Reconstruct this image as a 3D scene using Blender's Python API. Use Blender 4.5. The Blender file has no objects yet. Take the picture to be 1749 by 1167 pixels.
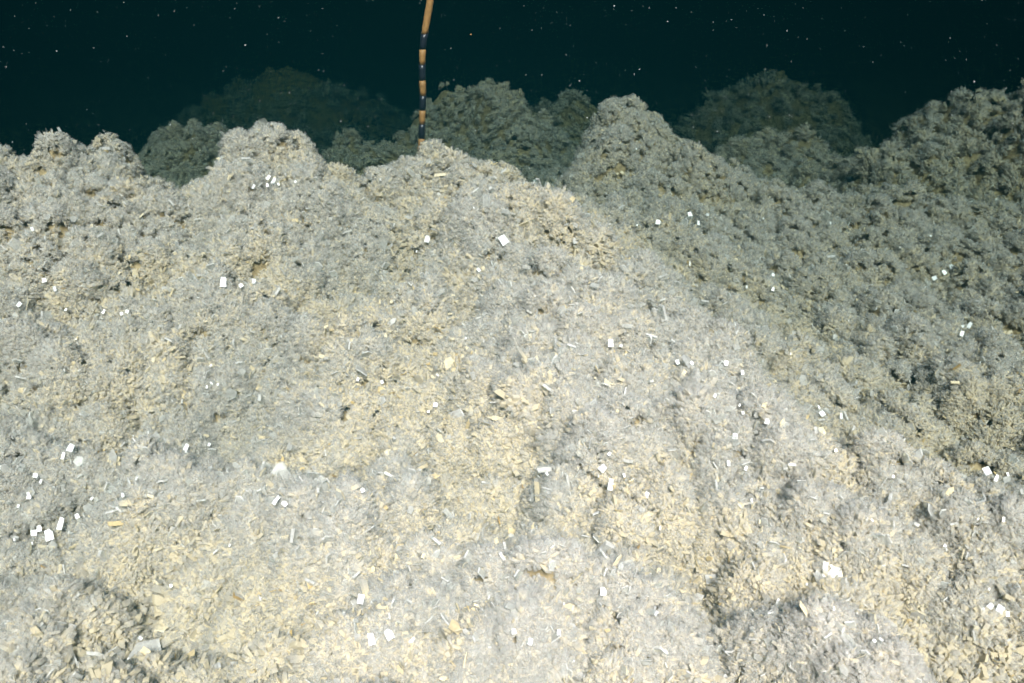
import bpy, math, random
import numpy as np
from mathutils import Matrix, Vector

rng = np.random.default_rng(11)
random.seed(11)
scene = bpy.context.scene
col = scene.collection

# ------------------------------------------------------------------ camera
CAM = np.array([0.0, 0.0, 1.55])
PITCH = math.radians(27.0)
W0, H0 = 1749.0, 1167.0
FPX = 1578.0
cam_d = bpy.data.cameras.new('camera')
cam_d.sensor_width = 36.0
cam_d.lens = 36.0 * FPX / W0
cam_d.clip_start = 0.02
cam_d.clip_end = 200.0
cam = bpy.data.objects.new('camera', cam_d)
cam.location = CAM
cam.rotation_euler = (math.radians(90) - PITCH, 0, 0)
col.objects.link(cam)
scene.camera = cam

# ------------------------------------------------------------------ light
SUN_EL = math.radians(47.0)
SUN_AZ = math.radians(7.0)        # to the right of straight behind the viewer
SUN_DIR = np.array([math.sin(SUN_AZ) * math.cos(SUN_EL), -math.cos(SUN_AZ) * math.cos(SUN_EL), math.sin(SUN_EL)])
world = bpy.data.worlds.new('World')
scene.world = world
world.use_nodes = True
wn = world.node_tree.nodes
sky = wn.new('ShaderNodeTexSky')
sky.sky_type = 'NISHITA'
sky.sun_disc = False
sky.sun_elevation = SUN_EL
sky.sun_rotation = math.pi - SUN_AZ
wn['Background'].inputs['Strength'].default_value = 0.05
world.node_tree.links.new(sky.outputs[0], wn['Background'].inputs['Color'])
sd = bpy.data.lights.new('sun', 'SUN')
sd.energy = 5.0
sd.angle = math.radians(15.0)
sd.color = (1.0, 0.735, 0.765)
sun = bpy.data.objects.new('sun', sd)
sun.rotation_euler = Vector(SUN_DIR).to_track_quat('Z', 'Y').to_euler()
sun.location = (1, -2, 6)
col.objects.link(sun)

vs = scene.view_settings
vs.view_transform = 'Standard'
vs.look = 'None'
vs.gamma = 1.0
vs.use_curve_mapping = False
vs.exposure = 3.12
scene.cycles.use_denoising = True
scene.cycles.use_adaptive_sampling = True
scene.cycles.adaptive_threshold = .03
scene.cycles.volume_bounces = 0
scene.cycles.max_bounces = 10
scene.cycles.diffuse_bounces = 5
scene.cycles.transparent_max_bounces = 16

HAZE_DENSITY = 0.385

# ------------------------------------------------------------------ helpers
cp, sp = math.cos(PITCH), math.sin(PITCH)

def ray(u, v):
    a = (u - W0 / 2) / FPX
    b = (H0 / 2 - v) / FPX
    return np.array([a, cp + b * sp, -sp + b * cp])

def spread(P):
    # the bed lies flatter and reaches farther than first measured
    return CAM + (P - CAM) * (1 + .28 * min(max((P[1] - 1.6) / 1.6, 0), 1))

def at_z(u, v, z):
    d = ray(u, v)
    return spread(CAM + d * ((z - CAM[2]) / d[2]))

def at_y(u, v, y):
    d = ray(u, v)
    return CAM + d * (y / d[1])

def project(P):
    q = P - CAM
    zc = q[:, 1] * cp - q[:, 2] * sp
    yc = q[:, 1] * sp + q[:, 2] * cp
    zc_ = np.maximum(zc, 1e-3)
    return W0 / 2 + FPX * q[:, 0] / zc_, H0 / 2 - FPX * yc / zc_, zc

def hash2(i, j, s):
    h = (i * 374761393 + j * 668265263 + s * 974711) & 0xffffffff
    h = ((h ^ (h >> 13)) * 1274126177) & 0xffffffff
    return ((h ^ (h >> 16)) & 0xffff) / 65535.0

def vnoise(x, y, s=0):
    i = np.floor(x).astype(np.int64); j = np.floor(y).astype(np.int64)
    f = x - i; g = y - j
    f = f * f * f * (f * (f * 6 - 15) + 10); g = g * g * g * (g * (g * 6 - 15) + 10)
    a = hash2(i, j, s); b = hash2(i + 1, j, s); c = hash2(i, j + 1, s); d = hash2(i + 1, j + 1, s)
    return (a * (1 - f) + b * f) * (1 - g) + (c * (1 - f) + d * f) * g

def fbm(x, y, s=0, o=4):
    t = 0; a = 0.5; n = 0
    for k in range(o):
        t = t + a * vnoise(x * 2 ** k + 17.3 * k, y * 2 ** k + 5.1 * k, s + k); n += a; a *= 0.5
    return t / n

def cells(x, y, s=0):
    """nearest jittered cell centre: distance, centre x, centre y, cell random"""
    i0 = np.floor(x).astype(np.int64); j0 = np.floor(y).astype(np.int64)
    best = np.full(x.shape, 9.0); bx = np.zeros_like(x); by = np.zeros_like(x); br = np.zeros_like(x)
    for di in (-1, 0, 1):
        for dj in (-1, 0, 1):
            i = i0 + di; j = j0 + dj
            cx = i + 0.1 + 0.8 * hash2(i, j, s); cy = j + 0.1 + 0.8 * hash2(i, j, s + 7)
            d = np.hypot(x - cx, y - cy)
            m = d < best
            best = np.where(m, d, best); bx = np.where(m, cx, bx); by = np.where(m, cy, by)
            br = np.where(m, hash2(i, j, s + 13), br)
    return best, bx, by, br

# ------------------------------------------------------------------ the lie of the seabed
ctrl = []
def cz(u, v, z): ctrl.append(at_z(u, v, z))
def cy_(u, v, y, drop=None, run=0.38):
    p = spread(at_y(u, v, y)); ctrl.append(p)
    if drop is not None:
        k = (p[1] + run) / p[1]
        ctrl.append(np.array([p[0] * k, p[1] + run, p[2] - drop]))
# near hollows and crests
for a in [(300, 1000, -.07), (120, 1100, -.09), (450, 1080, -.08),
          (20, 730, .17), (300, 800, .17), (600, 890, .16), (760, 1000, .13), (1000, 960, .13), (1200, 1040, .06), (1300, 1010, .06),
          (1500, 1080, .06), (0, 980, -.02), (700, 1130, .03), (900, 1160, .04), (1150, 1160, .0), (0, 1160, -.08),
          (560, 800, .12), (830, 840, .13), (850, 920, .10), (420, 740, .1), (700, 740, .20), (200, 640, .25),
          (60, 540, .37), (330, 480, .44), (600, 560, .36), (860, 430, .49), (1000, 450, .47), (1100, 480, .44), (1200, 560, .39), (1280, 640, .33),
          (1370, 760, .22), (900, 620, .35), (1150, 650, .35), (1000, 750, .24), (1200, 800, .2), (550, 680, .25), (680, 470, .38),
          (1560, 780, .05), (1500, 690, .10), (1700, 700, .08), (1350, 600, .17), (1250, 530, .26), (1420, 690, .13), (1180, 900, .11),
          (1500, 880, .14), (1720, 850, .16), (1650, 1000, .05), (1450, 1000, .02), (1650, 1130, -.05),
          (1620, 560, .18), (1500, 530, .18), (1250, 470, .28), (1150, 420, .35), (1749, 560, .16),
          (150, 400, .55), (40, 400, .56), (450, 380, .55), (300, 410, .50), (600, 400, .47), (780, 340, .62), (870, 330, .64)]:
    cz(*a)
# skyline of the near ridge and the broad mound beside it
for a in [(-150, 220, 3.05), (0, 232, 3.1), (60, 268, 3.1), (95, 255, 3.1), (160, 228, 3.15), (215, 240, 3.2), (240, 285, 3.2), (270, 325, 3.2), (340, 325, 3.2), (385, 242, 3.2), (450, 232, 3.2), (520, 205, 3.2), (560, 232, 3.2),
          (600, 305, 3.25), (660, 282, 3.3), (705, 268, 3.38), (740, 266, 3.4), (810, 285, 3.4), (870, 275, 3.35), (930, 335, 3.4)]:
    cy_(*a, drop=.42)
for a in [(960, 280, 3.9), (1000, 215, 4.3), (1040, 190, 4.4), (1085, 185, 4.45), (1125, 192, 4.45), (1160, 215, 4.4), (1210, 265, 4.3), (1330, 315, 4.2), (1440, 330, 4.2), (1530, 322, 4.2), (1650, 330, 4.2), (1749, 340, 4.1), (1900, 350, 4.0)]:
    cy_(*a, drop=.38, run=.5)
for a in [(1100, 300, 3.8), (1100, 350, 3.45), (1400, 420, 3.35), (1650, 470, 3.15), (1250, 370, 3.55), (1000, 340, 3.45)]:
    cy_(*a)
for a in [(-1, .9, -.2), (0, .9, -.17), (1, .9, -.2), (-2, 1.5, -.08), (-.9, 1.0, -.2), (-.5, .8, -.2), (-.9, .4, -.35), (-1.6, .4, -.35), (.6, .4, -.35), (2, 1.5, -.05), (-3, 2.4, .35), (3, 2.2, .15), (-4, 3.2, .6), (4, 3.2, .3), (0, 0, -.4), (-3, 0, -.4), (3, 0, -.4),
          (0, -3, -.8), (-6, -3, -.8), (6, -3, -.8), (-14, -3, -.8), (14, -3, -.8),
          (-3, 4.4, -.1), (-1.5, 4.6, -.1), (0, 4.8, 0), (1.6, 5.4, -.1), (3.4, 4.8, .0), (5, 5, .1), (-5, 4.8, 0),
          (-3, 6, -.45), (0, 6.5, -.35), (3, 6.5, -.25), (6, 7, -.2), (-7, 6, -.5), (-4, 9, -1.0), (0, 9, -.9), (5, 9, -.8),
          (-10, 3, .3), (10, 3, .1), (-14, 9, -1.0), (14, 9, -.6), (-14, 22, -1.6), (0, 22, -1.6), (14, 22, -1.4), (0, 14, -1.4)]:
    ctrl.append(spread(np.array(a, float)) if a[1] < 8 else np.array(a, float) - np.array([0, 0, .5]))
ctrl = np.array(ctrl)
CX, CZ = ctrl[:, :2], ctrl[:, 2]
def phi(r): return np.sqrt(r * r + 0.018)
n = len(ctrl)
A = np.zeros((n + 3, n + 3))
D = np.hypot(CX[:, None, 0] - CX[None, :, 0], CX[:, None, 1] - CX[None, :, 1])
A[:n, :n] = phi(D) - 0.012 * np.eye(n)
A[:n, n] = 1; A[:n, n + 1:] = CX; A[n, :n] = 1; A[n + 1:, :n] = CX.T
coef = np.linalg.solve(A, np.concatenate([CZ, np.zeros(3)]))

def base_height(x, y):
    s = x.shape; xf = x.ravel(); yf = y.ravel(); out = np.empty(xf.shape)
    for k in range(0, len(xf), 20000):
        a = xf[k:k + 20000]; b = yf[k:k + 20000]
        r = phi(np.hypot(a[:, None] - CX[None, :, 0], b[:, None] - CX[None, :, 1]))
        out[k:k + 20000] = r @ coef[:n] + coef[n] + coef[n + 1] * a + coef[n + 2] * b
    return out.reshape(s)

def dome(d): return np.clip(1 - (d / .66) ** 2, 0, 1)
def big_lobe(x, y):
    # lobes run in chains, drawn out along one diagonal
    a = (x * .82 - y * .57) / .58; b = (x * .57 + y * .82) / .36
    d, _, _, r = cells(a, b, 3)
    return d, r
def seg_band(x, y, lines, w):
    out = np.zeros(x.shape)
    for L_ in lines:
        Q = [at_z(*q)[:2] for q in L_]
        for A_, B_ in zip(Q[:-1], Q[1:]):
            d = B_ - A_; t = np.clip(((x - A_[0]) * d[0] + (y - A_[1]) * d[1]) / (d @ d), 0, 1)
            out = np.maximum(out, np.exp(-((x - A_[0] - t * d[0]) ** 2 + (y - A_[1] - t * d[1]) ** 2) / (2 * w * w)))
    return out
CRESTS = [[(-60, 700, .17), (150, 770, .17), (300, 800, .17), (460, 830, .17), (600, 880, .16), (720, 970, .14), (850, 1080, .08)],
          [(720, 970, .14), (1000, 960, .13), (1200, 1040, .09), (1500, 1080, .06)],
          [(-60, 560, .36), (120, 560, .37), (330, 480, .44), (480, 540, .40)],
          [(800, 300, .68), (860, 430, .49), (980, 470, .46), (1100, 490, .44), (1200, 570, .39), (1290, 670, .33), (1370, 770, .22)],
          [(860, 430, .49), (900, 560, .40), (1080, 640, .36), (1250, 730, .28)],
          [(1400, 880, .13), (1550, 870, .14), (1749, 850, .16)], [(1550, 900, .12), (1700, 1000, .05)],
          [(0, 980, .0), (60, 1090, -.05)], [(520, 240, .75), (560, 330, .62), (500, 390, .54)], [(100, 260, .72), (150, 330, .64)]]
HOLLOWS = [[(90, 1150, -.09), (220, 1060, -.08), (380, 1030, -.08), (520, 1110, -.07)], [(180, 900, .05), (330, 920, 0)],
           [(500, 790, .09), (650, 760, .13), (780, 760, .1), (840, 860, .05), (880, 960, .04)], [(620, 640, .28), (720, 680, .2)],
           [(1400, 830, .06), (1540, 760, .05), (1700, 690, .08)], [(1100, 890, .08), (1220, 960, .05)], [(1400, 1000, -.02), (1470, 1010, -.02)], [(1560, 1130, -.06), (1720, 1090, -.06)],
           [(140, 640, .25), (280, 620, .27)], [(560, 470, .42), (560, 540, .37), (650, 500, .38)], [(1120, 430, .35), (1300, 480, .25), (1430, 560, .18)], [(250, 420, .52), (420, 430, .5)], [(1000, 380, .42), (1200, 390, .4)]]
def crest_band(x, y): return seg_band(x, y, CRESTS, .085)
def hollow_band(x, y): return seg_band(x, y, HOLLOWS, .10)
def lumps(x, y):
    """cauliflower relief of the crust"""
    wx = x + .10 * (fbm(x * 3, y * 3, 31, 2) - .5); wy = y + .10 * (fbm(x * 3, y * 3, 37, 2) - .5)
    d1, r1 = big_lobe(wx, wy)
    d2, _, _, r2 = cells(wx / .16, wy / .16, 5)
    d3, _, _, r3 = cells(wx / .070, wy / .070, 9)
    h = .120 * (.5 + .5 * np.cos(np.pi * np.clip(d1 / .85, 0, 1))) * (.45 + .75 * r1) - .068
    h = h + .088 * dome(d2) * (.35 + .9 * r2) - .050
    h = h + .020 * dome(d3) * (.3 + r3) - .010
    h = h + .030 * crest_band(wx, wy) - .020 * hollow_band(wx, wy)
    return h - .035 + .05 * (fbm(x * 2.2, y * 2.2, 41, 3) - .5)

# ------------------------------------------------------------------ materials
def new_mat(name):
    m = bpy.data.materials.new(name); m.use_nodes = True
    return m, m.node_tree.nodes, m.node_tree.links

def crystal_material():
    m, N, L = new_mat('frosted_crystal')
    p = N['Principled BSDF']
    at = N.new('ShaderNodeAttribute'); at.attribute_name = 'tint'
    geo = N.new('ShaderNodeNewGeometry')
    nz = N.new('ShaderNodeTexNoise'); nz.inputs['Scale'].default_value = 90; nz.inputs['Detail'].default_value = 3
    L.new(geo.outputs['Position'], nz.inputs['Vector'])
    rmp = N.new('ShaderNodeMapRange'); rmp.inputs['From Min'].default_value = .3; rmp.inputs['From Max'].default_value = .7
    rmp.inputs['To Min'].default_value = .78; rmp.inputs['To Max'].default_value = 1.12
    L.new(nz.outputs['Fac'], rmp.inputs['Value'])
    mul = N.new('ShaderNodeVectorMath'); mul.operation = 'SCALE'
    L.new(at.outputs['Color'], mul.inputs[0]); L.new(rmp.outputs[0], mul.inputs['Scale'])
    L.new(mul.outputs[0], p.inputs['Base Color'])
    # alpha of the tint carries the gloss: clean faces shine, silted ones do not
    rr = N.new('ShaderNodeMapRange'); rr.inputs['To Min'].default_value = .75; rr.inputs['To Max'].default_value = .25
    L.new(at.outputs['Alpha'], rr.inputs['Value']); L.new(rr.outputs[0], p.inputs['Roughness'])
    p.inputs['IOR'].default_value = 1.5
    bn = N.new('ShaderNodeTexNoise'); bn.inputs['Scale'].default_value = 260; bn.inputs['Detail'].default_value = 2
    L.new(geo.outputs['Position'], bn.inputs['Vector'])
    bp = N.new('ShaderNodeBump'); bp.inputs['Strength'].default_value = .12; bp.inputs['Distance'].default_value = .004
    L.new(bn.outputs['Fac'], bp.inputs['Height']); L.new(bp.outputs[0], p.inputs['Normal'])
    tr = N.new('ShaderNodeBsdfTranslucent'); L.new(mul.outputs[0], tr.inputs['Color'])
    mx = N.new('ShaderNodeMixShader')
    mf = N.new('ShaderNodeMath'); mf.operation = 'MULTIPLY'; mf.inputs[1].default_value = .45
    L.new(at.outputs['Alpha'], mf.inputs[0]); L.new(mf.outputs[0], mx.inputs[0])
    L.new(p.outputs[0], mx.inputs[1]); L.new(tr.outputs[0], mx.inputs[2])
    tp = N.new('ShaderNodeBsdfTransparent'); tp.inputs['Color'].default_value = (.93, .95, .93, 1)
    m2 = N.new('ShaderNodeMixShader'); f2 = N.new('ShaderNodeMath'); f2.operation = 'MULTIPLY'; f2.inputs[1].default_value = .68
    L.new(at.outputs['Alpha'], f2.inputs[0]); L.new(f2.outputs[0], m2.inputs[0])
    L.new(mx.outputs[0], m2.inputs[1]); L.new(tp.outputs[0], m2.inputs[2])
    L.new(m2.outputs[0], N['Material Output'].inputs['Surface'])
    return m

def shaded_silt_material():
    m, N, L = new_mat('gap_shaded_silt')
    p = N['Principled BSDF']; p.inputs['Roughness'].default_value = .9
    geo = N.new('ShaderNodeNewGeometry')
    nz = N.new('ShaderNodeTexNoise'); nz.inputs['Scale'].default_value = 35; nz.inputs['Detail'].default_value = 6
    L.new(geo.outputs['Position'], nz.inputs['Vector'])
    cr = N.new('ShaderNodeValToRGB')
    cr.color_ramp.elements[0].position = .3; cr.color_ramp.elements[0].color = (.13, .095, .04, 1)  # silt painted dark brown to stand in for shade between the crystals
    cr.color_ramp.elements[1].position = .7; cr.color_ramp.elements[1].color = (.42, .34, .19, 1)
    L.new(nz.outputs['Fac'], cr.inputs['Fac']); L.new(cr.outputs[0], p.inputs['Base Color'])
    bp = N.new('ShaderNodeBump'); bp.inputs['Strength'].default_value = .6; bp.inputs['Distance'].default_value = .01
    L.new(nz.outputs['Fac'], bp.inputs['Height']); L.new(bp.outputs[0], p.inputs['Normal'])
    return m

CRYSTAL = crystal_material()
SHADED_SILT = shaded_silt_material()

def mesh_arrays(name, V, loops, starts, totals, mat, tint=None):
    me = bpy.data.meshes.new(name)
    me.vertices.add(len(V)); me.vertices.foreach_set('co', np.ascontiguousarray(V, np.float32).ravel())
    me.loops.add(len(loops)); me.loops.foreach_set('vertex_index', np.ascontiguousarray(loops, np.int32))
    me.polygons.add(len(starts)); me.polygons.foreach_set('loop_start', np.ascontiguousarray(starts, np.int32))
    me.polygons.foreach_set('loop_total', np.ascontiguousarray(totals, np.int32))
    me.materials.append(mat)
    me.polygons.foreach_set('use_smooth', np.zeros(len(starts), bool))
    me.update(calc_edges=True)
    if tint is not None:
        a = me.attributes.new('tint', 'FLOAT_COLOR', 'FACE')
        a.data.foreach_set('color', np.ascontiguousarray(tint, np.float32).ravel())
    return me

def link(name, me, parent=None, **props):
    o = bpy.data.objects.new(name, me); col.objects.link(o); o.parent = parent
    for k, v in props.items(): o[k] = v
    return o

def grid_mesh(name, X, Y, Z, mat):
    r, c = X.shape
    V = np.stack([X, Y, Z], -1).reshape(-1, 3)
    idx = np.arange(r * c).reshape(r, c)
    F = np.stack([idx[:-1, :-1], idx[:-1, 1:], idx[1:, 1:], idx[1:, :-1]], -1).reshape(-1, 4)
    me = mesh_arrays(name, V, F.ravel(), np.arange(len(F)) * 4, np.full(len(F), 4), mat)
    me.polygons.foreach_set('use_smooth', np.ones(len(F), bool))
    return me

# ------------------------------------------------------------------ crystal shapes: irregular bevel-tipped plates standing on their base
def plate(poly, th, taper):
    """poly: outline in x,z (unit width); a plate of thickness th, thinner and shifted on one face"""
    k = len(poly)
    c = np.mean(poly, 0)
    f = np.array([[x, -th / 2, z] for x, z in poly])
    q = c + (np.array(poly) - c) * taper
    b = np.array([[x, th / 2, z] for x, z in q])
    V = np.vstack([f, b])
    faces = [list(range(k)), list(range(2 * k - 1, k - 1, -1))]
    for i in range(k):
        j = (i + 1) % k
        faces.append([j, i, k + i, k + j])
    return V, faces

OUT = [
    ([(-.5, -.5), (.5, -.5), (.46, .62), (-.36, .72)], .20, .92),
    ([(-.42, -.5), (.42, -.5), (.5, .35), (.12, .80), (-.5, .48)], .18, .86),
    ([(-.30, -.5), (.34, -.5), (.36, .85), (-.26, .95)], .34, .90),
    ([(-.5, -.5), (.5, -.5), (.56, .2), (.22, .60), (-.40, .54)], .14, .9),
    ([(-.46, -.5), (.5, -.5), (.52, .45), (-.5, .50)], .36, .94),
    ([(-.34, -.5), (.30, -.5), (.44, .30), (.05, .98), (-.40, .50)], .24, .8),
]
SHAPES = [plate(*o) for o in OUT]
NF = [len(s[1]) for s in SHAPES]

TAN = np.array([.74, .655, .46]); PALE = np.array([.90, .885, .85]); GREY = np.array([.85, .84, .805]); OCHRE = np.array([.60, .44, .17]); BROWN = np.array([.40, .26, .085])

def sediment(P):
    """how silted the crust is (0 clean crest .. 1 silted hollow), patchy"""
    x, y, z = P[:, 0], P[:, 1], P[:, 2]
    d1, _, _, r1 = cells((x + .3 * fbm(x * 2, y * 2, 71, 2)) / .5, y / .5, 73)
    big = fbm(x * 1.7 + 3, y * 1.7, 51, 3)
    fine = fbm(x * 9, y * 9, 61, 3)
    return np.clip(.5 + 1.1 * (big - .5) + 1.8 * (fine - .5), 0, 1)

def crest_mask(P):
    x = P[:, 0] + .12 * (fbm(P[:, 0] * 5, P[:, 1] * 5, 91, 2) - .5); y = P[:, 1] + .12 * (fbm(P[:, 0] * 5, P[:, 1] * 5, 95, 2) - .5)
    return crest_band(x, y) - hollow_band(x, y)

# ------------------------------------------------------------------ scatter
def frame_from_axis(ax, spin):
    t = np.where(np.abs(ax[:, 2:3]) < .9, np.array([[0, 0, 1.0]]), np.array([[1.0, 0, 0]]))
    e1 = np.cross(t, ax); e1 /= np.linalg.norm(e1, axis=1, keepdims=True)
    e2 = np.cross(ax, e1)
    c, s = np.cos(spin)[:, None], np.sin(spin)[:, None]
    X = c * e1 + s * e2
    Yv = np.cross(ax, X)
    return X, Yv, ax

def make_crystals(P, Nrm, size, silt):
    """per-crystal frames, shape ids and face colours"""
    m = len(P)
    d, cx, cyy, cr = cells(P[:, 0] / .085, P[:, 1] / .085, 21)
    out = np.stack([P[:, 0] / .085 - cx, P[:, 1] / .085 - cyy, np.zeros(m)], 1)
    ax = Nrm * .9 + out * 1.1 + rng.normal(0, .42, (m, 3))
    ax /= np.linalg.norm(ax, axis=1, keepdims=True)
    low = (ax * Nrm).sum(1) < .12
    ax[low] = ax[low] + Nrm[low] * .5
    ax /= np.linalg.norm(ax, axis=1, keepdims=True)
    spin = cr * 6.283 + rng.normal(0, .7, m)
    X, Yv, Z = frame_from_axis(ax, spin)
    shp = rng.choice(len(SHAPES), m, p=[.22, .22, .16, .18, .08, .14])
    sc = size[:, None] * np.stack([np.ones(m), rng.uniform(.6, 1.3, m), rng.uniform(.75, 1.35, m)], 1)
    # two populations: glassy frosted plates, and thin tan silted flakes (mostly in the hollows)
    w = np.clip(silt + rng.normal(0, .10, m), 0, 1)
    tan = rng.random(m) < .04 + .55 * w
    tone = (rng.random((m, 1)) * .5 + .4 * cr[:, None]) * (.45 + .55 * w[:, None])
    glass = PALE * (1 - tone) + GREY * tone
    glass = glass * (1 - .18 * w[:, None])
    ochre = rng.random((m, 1)) ** 2 * (.25 + .75 * w[:, None])
    flake = TAN * (1 - ochre) + OCHRE * ochre
    face = np.where(tan[:, None], flake, glass)
    rim_t = rng.random(m) < .10 + .5 * w
    rim = np.where((tan | rim_t)[:, None], flake * 1.02, glass)
    rim = np.where((rng.random(m) < .12 * w ** 2)[:, None], BROWN, rim)
    v = rng.uniform(.93, 1.05, (m, 1))
    gl = np.where(tan, .10, np.clip(1.0 - w * .35, .3, 1))
    sc = sc * np.where(tan[:, None], np.array([[.80, .35, .95]]), np.array([[1.22, 1.0, 1.1]]))
    return dict(P=P, X=X, Y=Yv, Z=Z, shp=shp, sc=sc, face=np.clip(face * v, 0, .9), rim=np.clip(rim * v, 0, .9), gl=gl)

def subset(c, k): return {a: b[k] for a, b in c.items()}

def crystals_mesh(name, c):
    Vs, Ls, St, To, Ti = [], [], [], [], []
    vo = 0
    for s, (V, F) in enumerate(SHAPES):
        k = np.where(c['shp'] == s)[0]
        if not len(k): continue
        q = V[None] * c['sc'][k][:, None, :]
        w = (q[..., 0:1] * c['X'][k][:, None] + q[..., 1:2] * c['Y'][k][:, None] + q[..., 2:3] * c['Z'][k][:, None]) + c['P'][k][:, None]
        nv = len(V)
        Vs.append(w.reshape(-1, 3))
        fl = np.concatenate([np.array(f) for f in F]); ft = np.array([len(f) for f in F])
        Ls.append((fl[None] + (np.arange(len(k)) * nv)[:, None] + vo).ravel())
        To.append(np.tile(ft, len(k)))
        t = np.empty((len(k), len(F), 4))
        t[:, :2, :3] = c['face'][k][:, None]; t[:, 2:, :3] = c['rim'][k][:, None]
        t[:, :2, 3] = c['gl'][k][:, None]; t[:, 2:, 3] = c['gl'][k][:, None] * .6
        Ti.append(t.reshape(-1, 4))
        vo += nv * len(k)
    To = np.concatenate(To)
    return mesh_arrays(name, np.concatenate(Vs), np.concatenate(Ls), np.concatenate([[0], np.cumsum(To)[:-1]]), To, CRYSTAL, np.concatenate(Ti))

# ------------------------------------------------------------------ tufts: rosettes of fine blades, pale at the tips, silted and painted shade-dark at the foot
def tuft_material():
    m, N, L = new_mat('tuft_crystal')
    p = N['Principled BSDF']
    def attr(name, kind='GEOMETRY'):
        q = N.new('ShaderNodeAttribute'); q.attribute_name = name; q.attribute_type = kind; return q.outputs['Fac']
    def math_(op, a, b=None, clamp=False):
        q = N.new('ShaderNodeMath'); q.operation = op; q.use_clamp = clamp
        for i, v in enumerate((a, b)):
            if v is None: continue
            if isinstance(v, (int, float)): q.inputs[i].default_value = v
            else: L.new(v, q.inputs[i])
        return q.outputs[0]
    tip, rnd, sil = attr('tip'), attr('rnd'), attr('silt', 'INSTANCER')
    t = math_('ADD', math_('MULTIPLY', sil, .46), math_('MULTIPLY', rnd, .76))
    t = math_('SUBTRACT', math_('ADD', t, .05), math_('MULTIPLY', tip, .84))
    tan = math_('MULTIPLY', t, 2.2, True)
    dk = math_('MULTIPLY', math_('SUBTRACT', math_('ADD', t, 0), .72), 1.9, True)  # silted feet go dark ochre; shade deep in the gaps is painted in
    geo = N.new('ShaderNodeNewGeometry')
    nz = N.new('ShaderNodeTexNoise'); nz.inputs['Scale'].default_value = 11; nz.inputs['Detail'].default_value = 3
    L.new(geo.outputs['Position'], nz.inputs['Vector'])
    def mix(f, a, b):
        q = N.new('ShaderNodeMix'); q.data_type = 'RGBA'
        for k, v in (('Factor', f), ('A', a), ('B', b)):
            if isinstance(v, tuple): q.inputs[k].default_value = (*v, 1)
            else: L.new(v, q.inputs[k])
        return q.outputs['Result']
    pale = mix(nz.outputs['Fac'], PALE_C, GREY_C)
    c = mix(dk, mix(tan, pale, TAN_C), OCHRE_SHADE_C)
    L.new(c, p.inputs['Base Color'])
    clean = math_('SUBTRACT', 1.0, tan)
    L.new(math_('SUBTRACT', .8, math_('MULTIPLY', clean, .5)), p.inputs['Roughness'])
    p.inputs['IOR'].default_value = 1.45
    # light is scattered through the whole tuft: shade it mostly as one frosted body
    pu = N.new('ShaderNodeAttribute'); pu.attribute_name = 'puff'
    vt = N.new('ShaderNodeVectorTransform'); vt.vector_type = 'NORMAL'; vt.convert_from = 'OBJECT'; vt.convert_to = 'WORLD'
    L.new(pu.outputs['Vector'], vt.inputs[0])
    vn = N.new('ShaderNodeVectorMath'); vn.operation = 'NORMALIZE'; L.new(vt.outputs[0], vn.inputs[0])
    va = N.new('ShaderNodeMix'); va.data_type = 'VECTOR'; va.inputs['Factor'].default_value = .6
    L.new(geo.outputs['Normal'], va.inputs[4]); L.new(vn.outputs[0], va.inputs[5])
    vb = N.new('ShaderNodeVectorMath'); vb.operation = 'NORMALIZE'; L.new(va.outputs[1], vb.inputs[0])
    L.new(vb.outputs[0], p.inputs['Normal'])
    tr = N.new('ShaderNodeBsdfTranslucent'); L.new(c, tr.inputs['Color'])
    m1 = N.new('ShaderNodeMixShader'); L.new(math_('ADD', math_('MULTIPLY', clean, .25), .3), m1.inputs[0])
    L.new(p.outputs[0], m1.inputs[1]); L.new(tr.outputs[0], m1.inputs[2])
    tp = N.new('ShaderNodeBsdfTransparent'); tp.inputs['Color'].default_value = (.97, .97, .96, 1)
    m2 = N.new('ShaderNodeMixShader'); L.new(math_('ADD', .15, math_('MULTIPLY', clean, math_('ADD', math_('MULTIPLY', tip, .18), .50))), m2.inputs[0])
    L.new(m1.outputs[0], m2.inputs[1]); L.new(tp.outputs[0], m2.inputs[2])
    L.new(m2.outputs[0], N['Material Output'].inputs['Surface'])
    return m
PALE_C, GREY_C, TAN_C, OCHRE_SHADE_C = (.90, .885, .845), (.86, .85, .81), tuple(TAN), (.36, .26, .10)
TUFT = tuft_material()
N_VAR = 6
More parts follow.
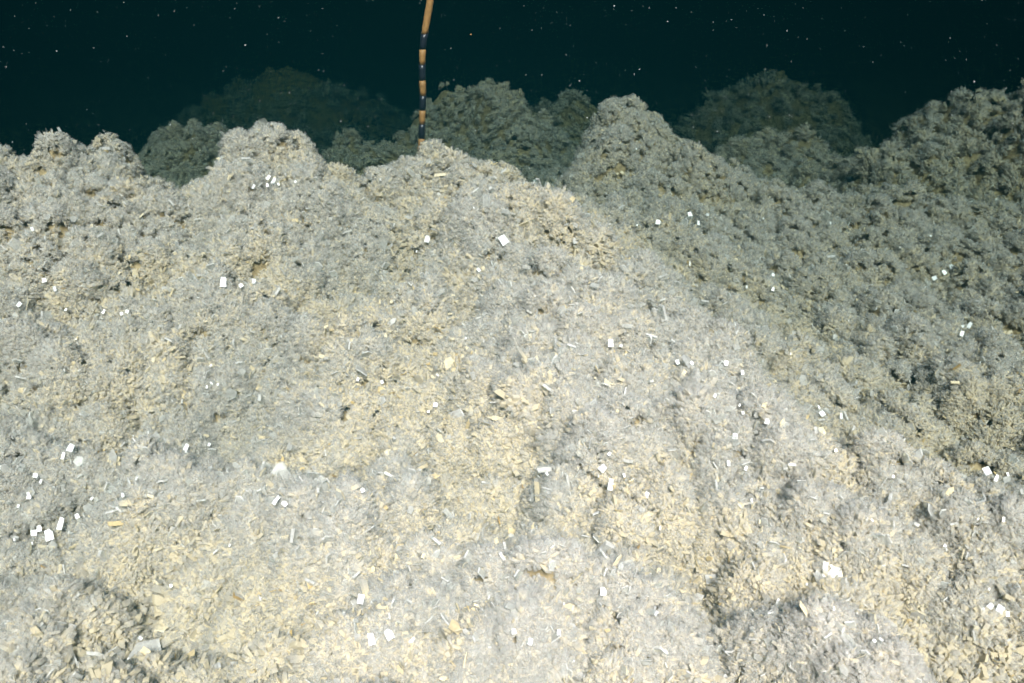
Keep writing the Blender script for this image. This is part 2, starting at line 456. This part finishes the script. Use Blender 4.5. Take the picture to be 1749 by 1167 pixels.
def tuft_source(seed):
    """one rosette of unit radius: blades fanning over a hemisphere"""
    g = np.random.default_rng(seed)
    V, F, tipv, rndv, nv = [], [], [], [], []
    for k in range(54):
        ct = g.uniform(.02, 1) ** .8; ph = g.uniform(0, 6.283); st = math.sqrt(1 - ct * ct)
        ax = np.array([st * math.cos(ph), st * math.sin(ph), ct]) + g.normal(0, .22, 3); ax /= np.linalg.norm(ax)
        X, Yv, Z = [q[0] for q in frame_from_axis(ax[None], np.array([g.uniform(0, 6.283)]))]
        base = g.normal(0, .22, 3) * np.array([1, 1, .5])
        ln = g.uniform(.55, 1.0); w = g.uniform(.12, .30); th = w * g.uniform(.3, .75)
        o = len(V); r = g.random()
        sk = g.uniform(-.35, .35) * w; top = g.uniform(.85, 1.15)
        for (z, ws) in ((0, .8), (ln * .85, 1.0), (ln, top * .85)):
            for (sx, sy) in ((-1, -1), (1, -1), (1, 1), (-1, 1)):
                q = base + Z * (z + (sx * sk if z == ln else 0)) + X * sx * w * ws * .5 + Yv * sy * th * .5
                nv.append(q / (np.linalg.norm(q) + 1e-6) + np.array([0, 0, .35])); V.append(q); tipv.append(z / 1.0 * .95 + .05 * r); rndv.append(r)
        for lv in (0, 4):
            for i in range(4):
                j = (i + 1) % 4
                F.append((o + lv + i, o + lv + j, o + lv + 4 + j, o + lv + 4 + i))
        F.append((o + 8, o + 9, o + 10, o + 11))
    return np.array(V), np.array(F), np.array(tipv), np.array(rndv), np.array(nv)
SRC = [tuft_source(100 + k) for k in range(N_VAR)]

def tuft_nodes():
    ng = bpy.data.node_groups.new('tufts', 'GeometryNodeTree')
    ng.interface.new_socket('Geometry', in_out='INPUT', socket_type='NodeSocketGeometry')
    ng.interface.new_socket('Geometry', in_out='OUTPUT', socket_type='NodeSocketGeometry')
    N, L = ng.nodes, ng.links
    gi, go = N.new('NodeGroupInput'), N.new('NodeGroupOutput')
    def named(n_, t):
        q = N.new('GeometryNodeInputNamedAttribute'); q.data_type = t; q.inputs['Name'].default_value = n_; return q.outputs['Attribute']
    src = named('src', 'INT'); scl = named('scl', 'FLOAT')
    eu = N.new('FunctionNodeEulerToRotation'); L.new(named('rot', 'FLOAT_VECTOR'), eu.inputs[0])
    jn = N.new('GeometryNodeJoinGeometry')
    def pick(val):
        c = N.new('FunctionNodeCompare'); c.data_type = 'INT'; c.operation = 'EQUAL'
        L.new(src, c.inputs[2]); c.inputs[3].default_value = val
        sp_ = N.new('GeometryNodeSeparateGeometry'); sp_.domain = 'POINT'
        L.new(gi.outputs[0], sp_.inputs['Geometry']); L.new(c.outputs[0], sp_.inputs['Selection'])
        return sp_.outputs['Selection']
    for k in range(N_VAR):
        ip = N.new('GeometryNodeInstanceOnPoints')
        L.new(pick(-1 - k), ip.inputs['Points']); L.new(pick(1 + k), ip.inputs['Instance'])
        L.new(eu.outputs[0], ip.inputs['Rotation']); L.new(scl, ip.inputs['Scale'])
        L.new(ip.outputs[0], jn.inputs[0])
    L.new(jn.outputs[0], go.inputs[0])
    return ng
TUFT_NODES = tuft_nodes()

def tufts(name, parent, P, Nrm, rad, silt, origin=(0, 0, 0), **props):
    m = len(P)
    ax = Nrm + rng.normal(0, .25, (m, 3)); ax /= np.linalg.norm(ax, axis=1, keepdims=True)
    X, Y, Z = frame_from_axis(ax, rng.uniform(0, 6.283, m))
    rot = np.stack([np.arctan2(Y[:, 2], Z[:, 2]), -np.arcsin(np.clip(X[:, 2], -1, 1)), np.arctan2(X[:, 1], X[:, 0])], 1)
    Vs = [P - np.array(origin)]; src = [-1 - rng.integers(0, N_VAR, m)]; Fs = []; tip = [np.zeros(m)]; rnd = [np.zeros(m)]; o = m
    nrm = [np.zeros((m, 3))]
    for k, (v, f, a, b, nq) in enumerate(SRC):
        nrm.append(nq)
        Vs.append(v); src.append(np.full(len(v), k + 1)); Fs.append(f + o); tip.append(a); rnd.append(b); o += len(v)
    Fs = np.concatenate(Fs)
    me = mesh_arrays(name, np.concatenate(Vs), Fs.ravel(), np.arange(len(Fs)) * 4, np.full(len(Fs), 4), TUFT)
    pad = o - m
    def put(n_, t, key, d):
        at = me.attributes.new(n_, t, 'POINT'); at.data.foreach_set(key, np.ascontiguousarray(d).ravel())
    put('src', 'INT', 'value', np.concatenate(src).astype(np.int32))
    put('tip', 'FLOAT', 'value', np.concatenate(tip).astype(np.float32)); put('rnd', 'FLOAT', 'value', np.concatenate(rnd).astype(np.float32))
    put('scl', 'FLOAT', 'value', np.concatenate([rad, np.ones(pad)]).astype(np.float32)); put('silt', 'FLOAT', 'value', np.concatenate([silt, np.zeros(pad)]).astype(np.float32))
    put('rot', 'FLOAT_VECTOR', 'vector', np.concatenate([rot, np.zeros((pad, 3))]).astype(np.float32))
    put('puff', 'FLOAT_VECTOR', 'vector', np.concatenate(nrm).astype(np.float32))
    ob = link(name, me, parent, kind='stuff', **props)
    md = ob.modifiers.new('tufts', 'NODES'); md.node_group = TUFT_NODES
    return ob

def surface_normals(f, x, y, e=.02):
    dx = (f(x + e, y) - f(x - e, y)) / (2 * e); dy = (f(x, y + e) - f(x, y - e)) / (2 * e)
    N = np.stack([-dx, -dy, np.ones_like(dx)], 1)
    return N / np.linalg.norm(N, axis=1, keepdims=True)

def ground(x, y): return base_height(x, y) + lumps(x, y)

# ------------------------------------------------------------------ seabed
def stretch(a, b, lo, hi, step, grow=1.16):
    mid = np.arange(lo, hi + 1e-6, step)
    L, R = [], []
    x, s = lo, step
    while x > a: s *= grow; x -= s; L.append(max(x, a))
    x, s = hi, step
    while x < b: s *= grow; x += s; R.append(min(x, b))
    return np.concatenate([L[::-1], mid, R])
gx = stretch(-14, 14, -3.5, 3.5, .03); gy = stretch(-3, 22, .8, 6.3, .03)
GX, GY = np.meshgrid(gx, gy)
GZ = ground(GX, GY)
seabed = link('seabed', grid_mesh('seabed', GX, GY, GZ - .045, SHADED_SILT), kind='structure', label='crystal crusted seabed rising in pale ridges and silted hollows')

hx = np.arange(-5.2, 5.2, .03); hy = np.arange(.3, 9, .03)
HG = ground(*np.meshgrid(hx, hy))
def height_lookup(x, y):
    i = np.clip(((x - hx[0]) / .03).astype(int), 0, len(hx) - 1); j = np.clip(((y - hy[0]) / .03).astype(int), 0, len(hy) - 1)
    return HG[j, i]
def in_sight(P, lift=.10):
    """whether ground around P can be seen from where the viewer stands, give or take a hand's breadth"""
    ok = np.ones(len(P), bool); Q = P + np.array([0, 0, lift])
    for t in np.linspace(.3, .97, 30):
        q = CAM + (Q - CAM) * t
        ok &= q[:, 2] > height_lookup(q[:, 0], q[:, 1]) - .01
    return ok

# the crust thins out with distance, where single crystals can no longer be told apart
N_TUFT, N_PLATE = 52000, 11000
m_try = 560000
y = rng.uniform(1.0, 6.8, m_try); x = rng.uniform(-1, 1, m_try) * 4.5
dd = np.hypot(np.hypot(x, y), 1.2)
kp = (np.abs(x) < y * .62 + .45) & (rng.random(m_try) < np.clip((2.6 / dd) ** 1.5, 0, 1))
x, y = x[kp], y[kp]
Pz = ground(x, y)
P = np.stack([x, y, Pz], 1)
Nn = surface_normals(ground, x, y)
to = CAM - P; dist = np.linalg.norm(to, axis=1, keepdims=True); facing = (Nn * to / dist).sum(1)
keep = (facing > -.25) | (rng.random(len(x)) < .25)
u_, v_, zc_ = project(P)
keep &= (u_ > -260) & (u_ < W0 + 260) & (v_ < H0 + 200)
keep &= in_sight(P)
kk = np.where(keep)[0]; print('CANDIDATES', len(kk))
w_ = 1 / np.clip(Nn[kk, 2], .15, 1) ** 1.8
pk = rng.choice(kk, N_TUFT + N_PLATE, replace=False, p=w_ / w_.sum())
def silt_at(P):
    d, r = big_lobe(P[:, 0], P[:, 1]); d2, _, _, _ = cells(P[:, 0] / .16, P[:, 1] / .16, 5)
    return np.clip(.38 - .62 * crest_mask(P) + .8 * (sediment(P) - .5) + .9 * (d - .42) + .9 * (d2 - .4) + .8 * (cells(P[:, 0] / .07, P[:, 1] / .07, 9)[0] - .4), 0, 1)
PT, NT = P[pk[:N_TUFT]], Nn[pk[:N_TUFT]]
sil = silt_at(PT)
BIG = [(at_z(300, 1030, -.08), .30, .20, 1.0), (at_z(130, 1120, -.08), .2, .15, .8), (at_z(1650, 1090, -.06), .22, .15, .7), (at_z(1440, 990, 0), .15, .10, .5)]
def near_big(P): return np.clip(sum(k * np.exp(-((P[:, 0] - q[0]) / a) ** 2 - ((P[:, 1] - q[1]) / b) ** 2) for q, a, b, k in BIG), 0, 1.1)
sil = np.clip(sil + .8 * near_big(PT), 0, 1)
rad = np.exp(rng.normal(math.log(.022), .34, N_TUFT)) * (1 + .6 * near_big(PT))
tufts('crystal_crust', seabed, PT - NT * (rad * .35)[:, None], NT, rad, sil, label='dense crust of fine frosted crystal tufts, silted tan between')
PP, NP = P[pk[N_TUFT:]], Nn[pk[N_TUFT:]]
size = np.exp(rng.normal(math.log(.0115), .38, N_PLATE)) * (1 + .35 * near_big(PP))
cr = make_crystals(PP + NP * (size * .35 + .006)[:, None], NP, size, np.clip(silt_at(PP) - .1 * near_big(PP), 0, 1))
link('crystal_plates', crystals_mesh('crystal_plates', cr), seabed, kind='stuff', label='glassy crystal plates and tan flakes scattered through the crust')

# ------------------------------------------------------------------ larger crystals, one object each
half = SUN_DIR.copy()
def unit_mesh(s, face, rim, gl, name):
    V, F = SHAPES[s]
    tot = np.array([len(f) for f in F])
    t = np.empty((len(F), 4)); t[:2, :3] = face; t[2:, :3] = rim; t[:2, 3] = gl; t[2:, 3] = gl * .6
    return mesh_arrays(name, V, np.concatenate([np.array(f) for f in F]), np.concatenate([[0], np.cumsum(tot)[:-1]]), tot, CRYSTAL, t)
LIB = {}
PAL = [(PALE, PALE, 1.0), (PALE * .95, TAN, 1.0), (GREY, TAN, .8), (GREY * 1.1, BROWN, .8), (TAN, TAN * .9, .2)]
for s in range(len(SHAPES)):
    for k, (f, r_, g_) in enumerate(PAL):
        LIB[s, k] = unit_mesh(s, np.clip(f, 0, .88), np.clip(r_, 0, .88), g_, 'crystal')

def facet_material():
    m, N, L = new_mat('clear_facet')
    p = N['Principled BSDF']; p.inputs['Base Color'].default_value = (.8, .82, .82, 1); p.inputs['Roughness'].default_value = .30; p.inputs['IOR'].default_value = 1.55
    tp = N.new('ShaderNodeBsdfTransparent'); mx = N.new('ShaderNodeMixShader'); mx.inputs[0].default_value = .3
    L.new(p.outputs[0], mx.inputs[1]); L.new(tp.outputs[0], mx.inputs[2]); L.new(mx.outputs[0], N['Material Output'].inputs['Surface'])
    return m
FACET = facet_material()
for s in range(len(SHAPES)):
    LIB[s, 9] = LIB[s, 0].copy(); LIB[s, 9].materials.clear(); LIB[s, 9].materials.append(FACET)

def put_crystal(p, X, Y, Z, sc, s, k):
    o = link('crystal', LIB[s, k], seabed)
    M = Matrix(((X[0], Y[0], Z[0], p[0]), (X[1], Y[1], Z[1], p[1]), (X[2], Y[2], Z[2], p[2]), (0, 0, 0, 1)))
    o.matrix_world = M @ Matrix.Diagonal((sc[0], sc[1], sc[2], 1))
    return o

def hit(u, v):
    """where the view through (u, v) meets the ground"""
    d = ray(u, v); t = np.linspace(1.2, 8.5, 600); Q = CAM + t[:, None] * d
    g = ground(Q[:, 0], Q[:, 1]); b = Q[:, 2] < g
    return Q[np.argmax(b)] if b.any() else None

def facet_frame(p, spread):
    """a flat crystal face that catches the light: its face looks halfway between viewer and light"""
    h = (CAM - p) / np.linalg.norm(CAM - p) + SUN_DIR; h /= np.linalg.norm(h)
    nrm = h + rng.normal(0, spread, 3); nrm /= np.linalg.norm(nrm)
    Y = -nrm
    Zup = np.array([rng.normal(0, .5), .5, 1.0]); Z = Zup - Y * (Zup @ Y); Z /= np.linalg.norm(Z)
    X = np.cross(Y, Z)
    return X, Y, Z

n_obj = 0
BLADES = [(1025, 812, .040, 3), (1400, 712, .034, 3), (1612, 577, .045, 3), (862, 425, .07, 1), (405, 495, .045, 3), (455, 312, .045, 4), (492, 322, .035, 2), (75, 905, .045, 5), (1203, 372, .05, 4), (1662, 1048, .035, 5),
          (1410, 980, .045, 5), (130, 780, .04, 2), (512, 860, .03, 2), (665, 1095, .04, 3), (1205, 620, .028, 3), (1290, 735, .028, 3), (1605, 465, .045, 3), (1285, 485, .04, 3), (690, 412, .035, 2), (905, 330, .035, 2),
          (65, 820, .032, 1), (248, 824, .02, 1), (52, 942, .02, 1), (185, 545, .035, 3), (375, 655, .03, 3), (660, 660, .03, 2), (720, 700, .03, 2), (1170, 470, .03, 2), (1700, 828, .035, 3), (1105, 855, .03, 1),
          (1240, 800, .022, 2), (325, 765, .03, 3), (10, 520, .04, 2), (10, 865, .03, 4), (105, 495, .04, 2), (1015, 595, .03, 2), (1690, 215, .06, 2), (1085, 258, .03, 1), (915, 1085, .03, 3), (1040, 1012, .03, 1), (1275, 1030, .026, 2), (610, 1020, .035, 3), (285, 1070, .025, 2), (180, 1135, .035, 2), (230, 1105, .02, 1)]
BLADES += [(rng.uniform(20, 1730), 1150 - 850 * rng.random() ** .9, rng.uniform(.012, .024), 1) for _ in range(60)]
for (u, v, s0, cnt) in BLADES:
    for j in range(cnt):
        p = hit(u + rng.normal(0, 9 + 5 * cnt) * (cnt > 1), v + rng.normal(0, 9) * (cnt > 1))
        if p is None: continue
        X, Y, Z = facet_frame(p, .075)
        nn = surface_normals(ground, p[None, 0], p[None, 1])[0]
        s = int(rng.choice([0, 0, 4, 3]))
        w = s0 * rng.uniform(.26, .62)
        put_crystal(p + nn * (w * .35 + .026), X, Y, Z, (w * rng.uniform(.5, 1), w * .4, w * rng.uniform(.8, 1.2)), s, 9); n_obj += 1
while n_obj < 298:
    u = rng.uniform(10, 1740); v = 1160 - 760 * rng.random() ** 1.25
    p = hit(u, v)
    if p is None: continue
    nn = surface_normals(ground, p[None, 0], p[None, 1])[0]
    m = crest_mask(p[None])[0]
    ax = nn + rng.normal(0, .45, 3); ax /= np.linalg.norm(ax)
    X, Y, Z = [a[0] for a in frame_from_axis(ax[None], np.array([rng.uniform(0, 6.28)]))]
    w = rng.uniform(.015, .025) * (1.2 if (m < 0 and v > 850) else 1)
    k = int(rng.choice(5, p=[.55, .23, .2, .0, .02] if m > 0 else [.25, .32, .35, .05, .03]))
    put_crystal(p + nn * (w * .10 + .008), X, Y, Z, (w, w * rng.uniform(.4, .9), w * rng.uniform(.8, 1.3)), int(rng.choice([0, 1, 3, 5])), k); n_obj += 1

# ------------------------------------------------------------------ hummocks in the water behind the ridge
MOUNDS = [  # name-label, u, v(top), y, half width px, foot z
    ('rounded olive crystal hummock in the gap of the pale ridge', 315, 205, 5.4, 105, .55, 6000),
    ('dim olive crystal hummock rising just beyond the striped rod', 835, 150, 5.9, 150, .75, 6000),
    ('low murky crystal knoll between the dim hummock and the broad mound', 985, 162, 6.8, 120, .5, 2600),
    ('small murky crystal knoll beside the foot of the striped rod', 640, 220, 5.8, 120, .5, 2600),
    ('faint drowned crystal rise almost lost in dark water', 1340, 145, 7.7, 230, .8, 5500),
    ('steep shaded crystal slope with glints standing beside the faint rise', 1800, 165, 4.6, 250, .8, 9000),
    ('shadowy crystal swell lying low before the faint rise', 1350, 245, 5.3, 190, .5, 8000),
    ('barely visible far swell in the dark water beyond the ridge gap', 470, 165, 9.0, 330, .9, 7000),
]
for (lab, u, v, yy, hw, ht, m) in MOUNDS:
    yy *= 1.26
    top = at_y(u, v, yy)
    R = hw / FPX * yy * 1.3; m = int(m * 1.5)
    seed = int(u)
    def mound_h(x, y, top=top, R=R, seed=seed, yy=yy):
        dx = x - top[0]; dy = y - (yy + R * .25)
        wob = 1 + .35 * (fbm(x * 2 / R + seed, y * 2 / R, 81, 2) - .5)
        r = np.hypot(dx, dy * .9) / (R * wob)
        fl = 1.55 * R * (np.sqrt(1 + r * r * 1.2) - 1)
        return top[2] - .03 - fl + lumps(x + seed, y) * 1.3 + R * .35 * (fbm((x + seed) * 2.6 / R, y * 2.6 / R, 87, 3) - .5)
    g = np.linspace(-1, 1, 110)
    mx, my = np.meshgrid(top[0] + g * R * 2.2, yy + R * .25 + g * R * 2.2)
    root = bpy.data.objects.new('crystal_mound', None); col.objects.link(root)
    gz = ground(np.array([top[0]]), np.array([yy]))[0]
    root.location = (top[0], yy, gz); root['label'] = lab; root['category'] = 'mound'; root['group'] = 'hummocks in the dark water'
    inv = Matrix.Translation((-top[0], -yy, -gz))
    mz = mound_h(mx, my)
    me = grid_mesh('mound_body', mx, my, np.maximum(mz - .05, ground(mx, my) - .5), SHADED_SILT); me.transform(inv)
    link('mound_body', me, root)
    a = rng.uniform(0, 6.28, m); rr = np.sqrt(rng.random(m)) * R * 2.0
    x = top[0] + rr * np.cos(a); y = yy + R * .25 + rr * np.sin(a)
    z = mound_h(x, y); gk = (z > ground(x, y) - .02) & (z < top[2] + .02)
    x, y, z = x[gk], y[gk], z[gk]
    Pm = np.stack([x, y, z], 1); Nm = surface_normals(mound_h, x, y)
    gk = (Nm * (CAM - Pm)).sum(1) > -.3
    Pm, Nm = Pm[gk], Nm[gk]
    sl = np.clip(.55 + .9 * (sediment(Pm) - .5), 0, 1)
    rd = np.exp(rng.normal(math.log(.026), .3, len(Pm))) * max(1, (R / .6) ** .6)
    tufts('crystal_crust', root, Pm - Nm * (rd * .35)[:, None], Nm, rd, sl, origin=(top[0], yy, gz))

# ------------------------------------------------------------------ striped rod
def plain(name, c, rough, spec=.5):
    m, N, L = new_mat(name); p = N['Principled BSDF']; p.inputs['Roughness'].default_value = rough; p.inputs['Specular IOR Level'].default_value = spec
    geo = N.new('ShaderNodeNewGeometry'); nz = N.new('ShaderNodeTexNoise'); nz.inputs['Scale'].default_value = 60; nz.inputs['Detail'].default_value = 4
    L.new(geo.outputs['Position'], nz.inputs['Vector'])
    mx = N.new('ShaderNodeMix'); mx.data_type = 'RGBA'
    mx.inputs['A'].default_value = (*[q * .5 for q in c], 1); mx.inputs['B'].default_value = (*[min(1, q * 1.4) for q in c], 1)
    L.new(nz.outputs['Fac'], mx.inputs['Factor']); L.new(mx.outputs['Result'], p.inputs['Base Color'])
    return m
ORANGE = plain('orange_varnish', (.30, .16, .05), .6)
BLACK = plain('black_tape', (.012, .014, .022), .35)
ROD_Y = 3.42 * 1.275
pts = [(738, -70), (735, 0), (730, 30), (725, 58), (722, 84), (721, 110), (721.5, 137), (722.5, 163), (721.5, 188), (721, 212), (720, 236), (718, 262), (716, 300)]
marks = [-70, 58, 84, 110, 137, 163, 188, 212, 236, 300]
us = lambda v: float(np.interp(v, [p[1] for p in pts], [p[0] for p in pts]))
foot = at_y(us(300), 300, ROD_Y)
rod = bpy.data.objects.new('striped_rod', None); col.objects.link(rod); rod.location = foot
rod['label'] = 'thin orange rod with black bands standing upright behind the pale ridge'; rod['category'] = 'rod'
RAD = .0150
for i in range(len(marks) - 1):
    v0, v1 = marks[i], marks[i + 1]
    dark = i % 2 == 1
    k = max(3, int((v1 - v0) / 8)); seg = 14
    V, F = [], []
    r0 = RAD * (1.04 if dark else 1.0)
    for j in range(k + 1):
        v = v0 + (v1 - v0) * j / k
        c = at_y(us(v), v, ROD_Y) - foot
        r = r0 * (1 + .03 * math.sin(v * .35)) * (1.08 if v < 60 else 1)
        for q in range(seg):
            a = q / seg * 6.2832
            V.append((c[0] + r * math.cos(a), c[1] + r * math.sin(a), c[2]))
    for j in range(k):
        for q in range(seg):
            F.append((j * seg + q, (j + 1) * seg + q, (j + 1) * seg + (q + 1) % seg, j * seg + (q + 1) % seg))
    F.append(tuple(range(seg))); F.append(tuple(range((k + 1) * seg - 1, k * seg - 1, -1)))
    me = bpy.data.meshes.new('band'); me.from_pydata(V, [], F); me.materials.append(BLACK if dark else ORANGE)
    for p in me.polygons: p.use_smooth = len(p.vertices) == 4
    link('black_band' if dark else 'orange_band', me, rod)

# ------------------------------------------------------------------ specks drifting in the water
SPECK = plain('pale_speck', (.25, .28, .27), .8)
def blob(c, r):
    b = [(1, 0, 0), (-1, 0, 0), (0, 1, 0), (0, -1, 0), (0, 0, 1), (0, 0, -1)]
    f = [(0, 2, 4), (2, 1, 4), (1, 3, 4), (3, 0, 4), (2, 0, 5), (1, 2, 5), (3, 1, 5), (0, 3, 5)]
    return [tuple(c[i] + r * q[i] * random.uniform(.6, 1.3) for i in range(3)) for q in b], f
V, F = [], []
for i in range(2400):
    u = rng.uniform(-200, 1950); v = rng.uniform(-200, 330); yy = rng.uniform(1.6, 5)
    c = at_y(u, v, yy)
    if c[2] < ground(np.array([c[0]]), np.array([c[1]]))[0] + .15 or c[2] > 1.6: continue
    bv, bf = blob(c, rng.uniform(.0004, .0011) * (1 if rng.random() < .9 else 1.7))
    o = len(V); V += bv; F += [tuple(o + q for q in f) for f in bf]
me = bpy.data.meshes.new('suspended_specks'); me.from_pydata(V, [], F); me.materials.append(SPECK)
link('suspended_specks', me, kind='stuff', label='tiny pale specks drifting through the dark water', category='specks')
me = bpy.data.meshes.new('orange_fleck'); bv, bf = blob((0, 0, 0), .0036); me.from_pydata(bv, [], bf); me.materials.append(ORANGE)
o = link('orange_fleck', me, label='tiny orange fleck drifting in dark water beside the striped rod', category='fleck'); o.location = at_y(804, 59, 2.6)

# ------------------------------------------------------------------ the water itself
m = bpy.data.materials.new('water'); m.use_nodes = True
N = m.node_tree.nodes; N.clear()
out = N.new('ShaderNodeOutputMaterial'); pv = N.new('ShaderNodeVolumePrincipled')
pv.inputs['Density'].default_value = HAZE_DENSITY
pv.inputs['Color'].default_value = (.00016, .00225, .00255, 1)
pv.inputs['Absorption Color'].default_value = (.0006, .031, .018, 1)
pv.inputs['Anisotropy'].default_value = -.66
m.node_tree.links.new(pv.outputs[0], out.inputs['Volume'])
x0, x1, y0, y1, z0, z1 = -15, 15, -4, 23, -4.6, 1.75
V = [(a, b, c) for a in (x0, x1) for b in (y0, y1) for c in (z0, z1)]
F = [(0, 1, 3, 2), (4, 6, 7, 5), (0, 4, 5, 1), (2, 3, 7, 6), (0, 2, 6, 4), (1, 5, 7, 3)]
me = bpy.data.meshes.new('haze'); me.from_pydata(V, [], F); me.materials.append(m)
link('haze', me, kind='stuff', label='dark teal water filling the whole scene', category='water')
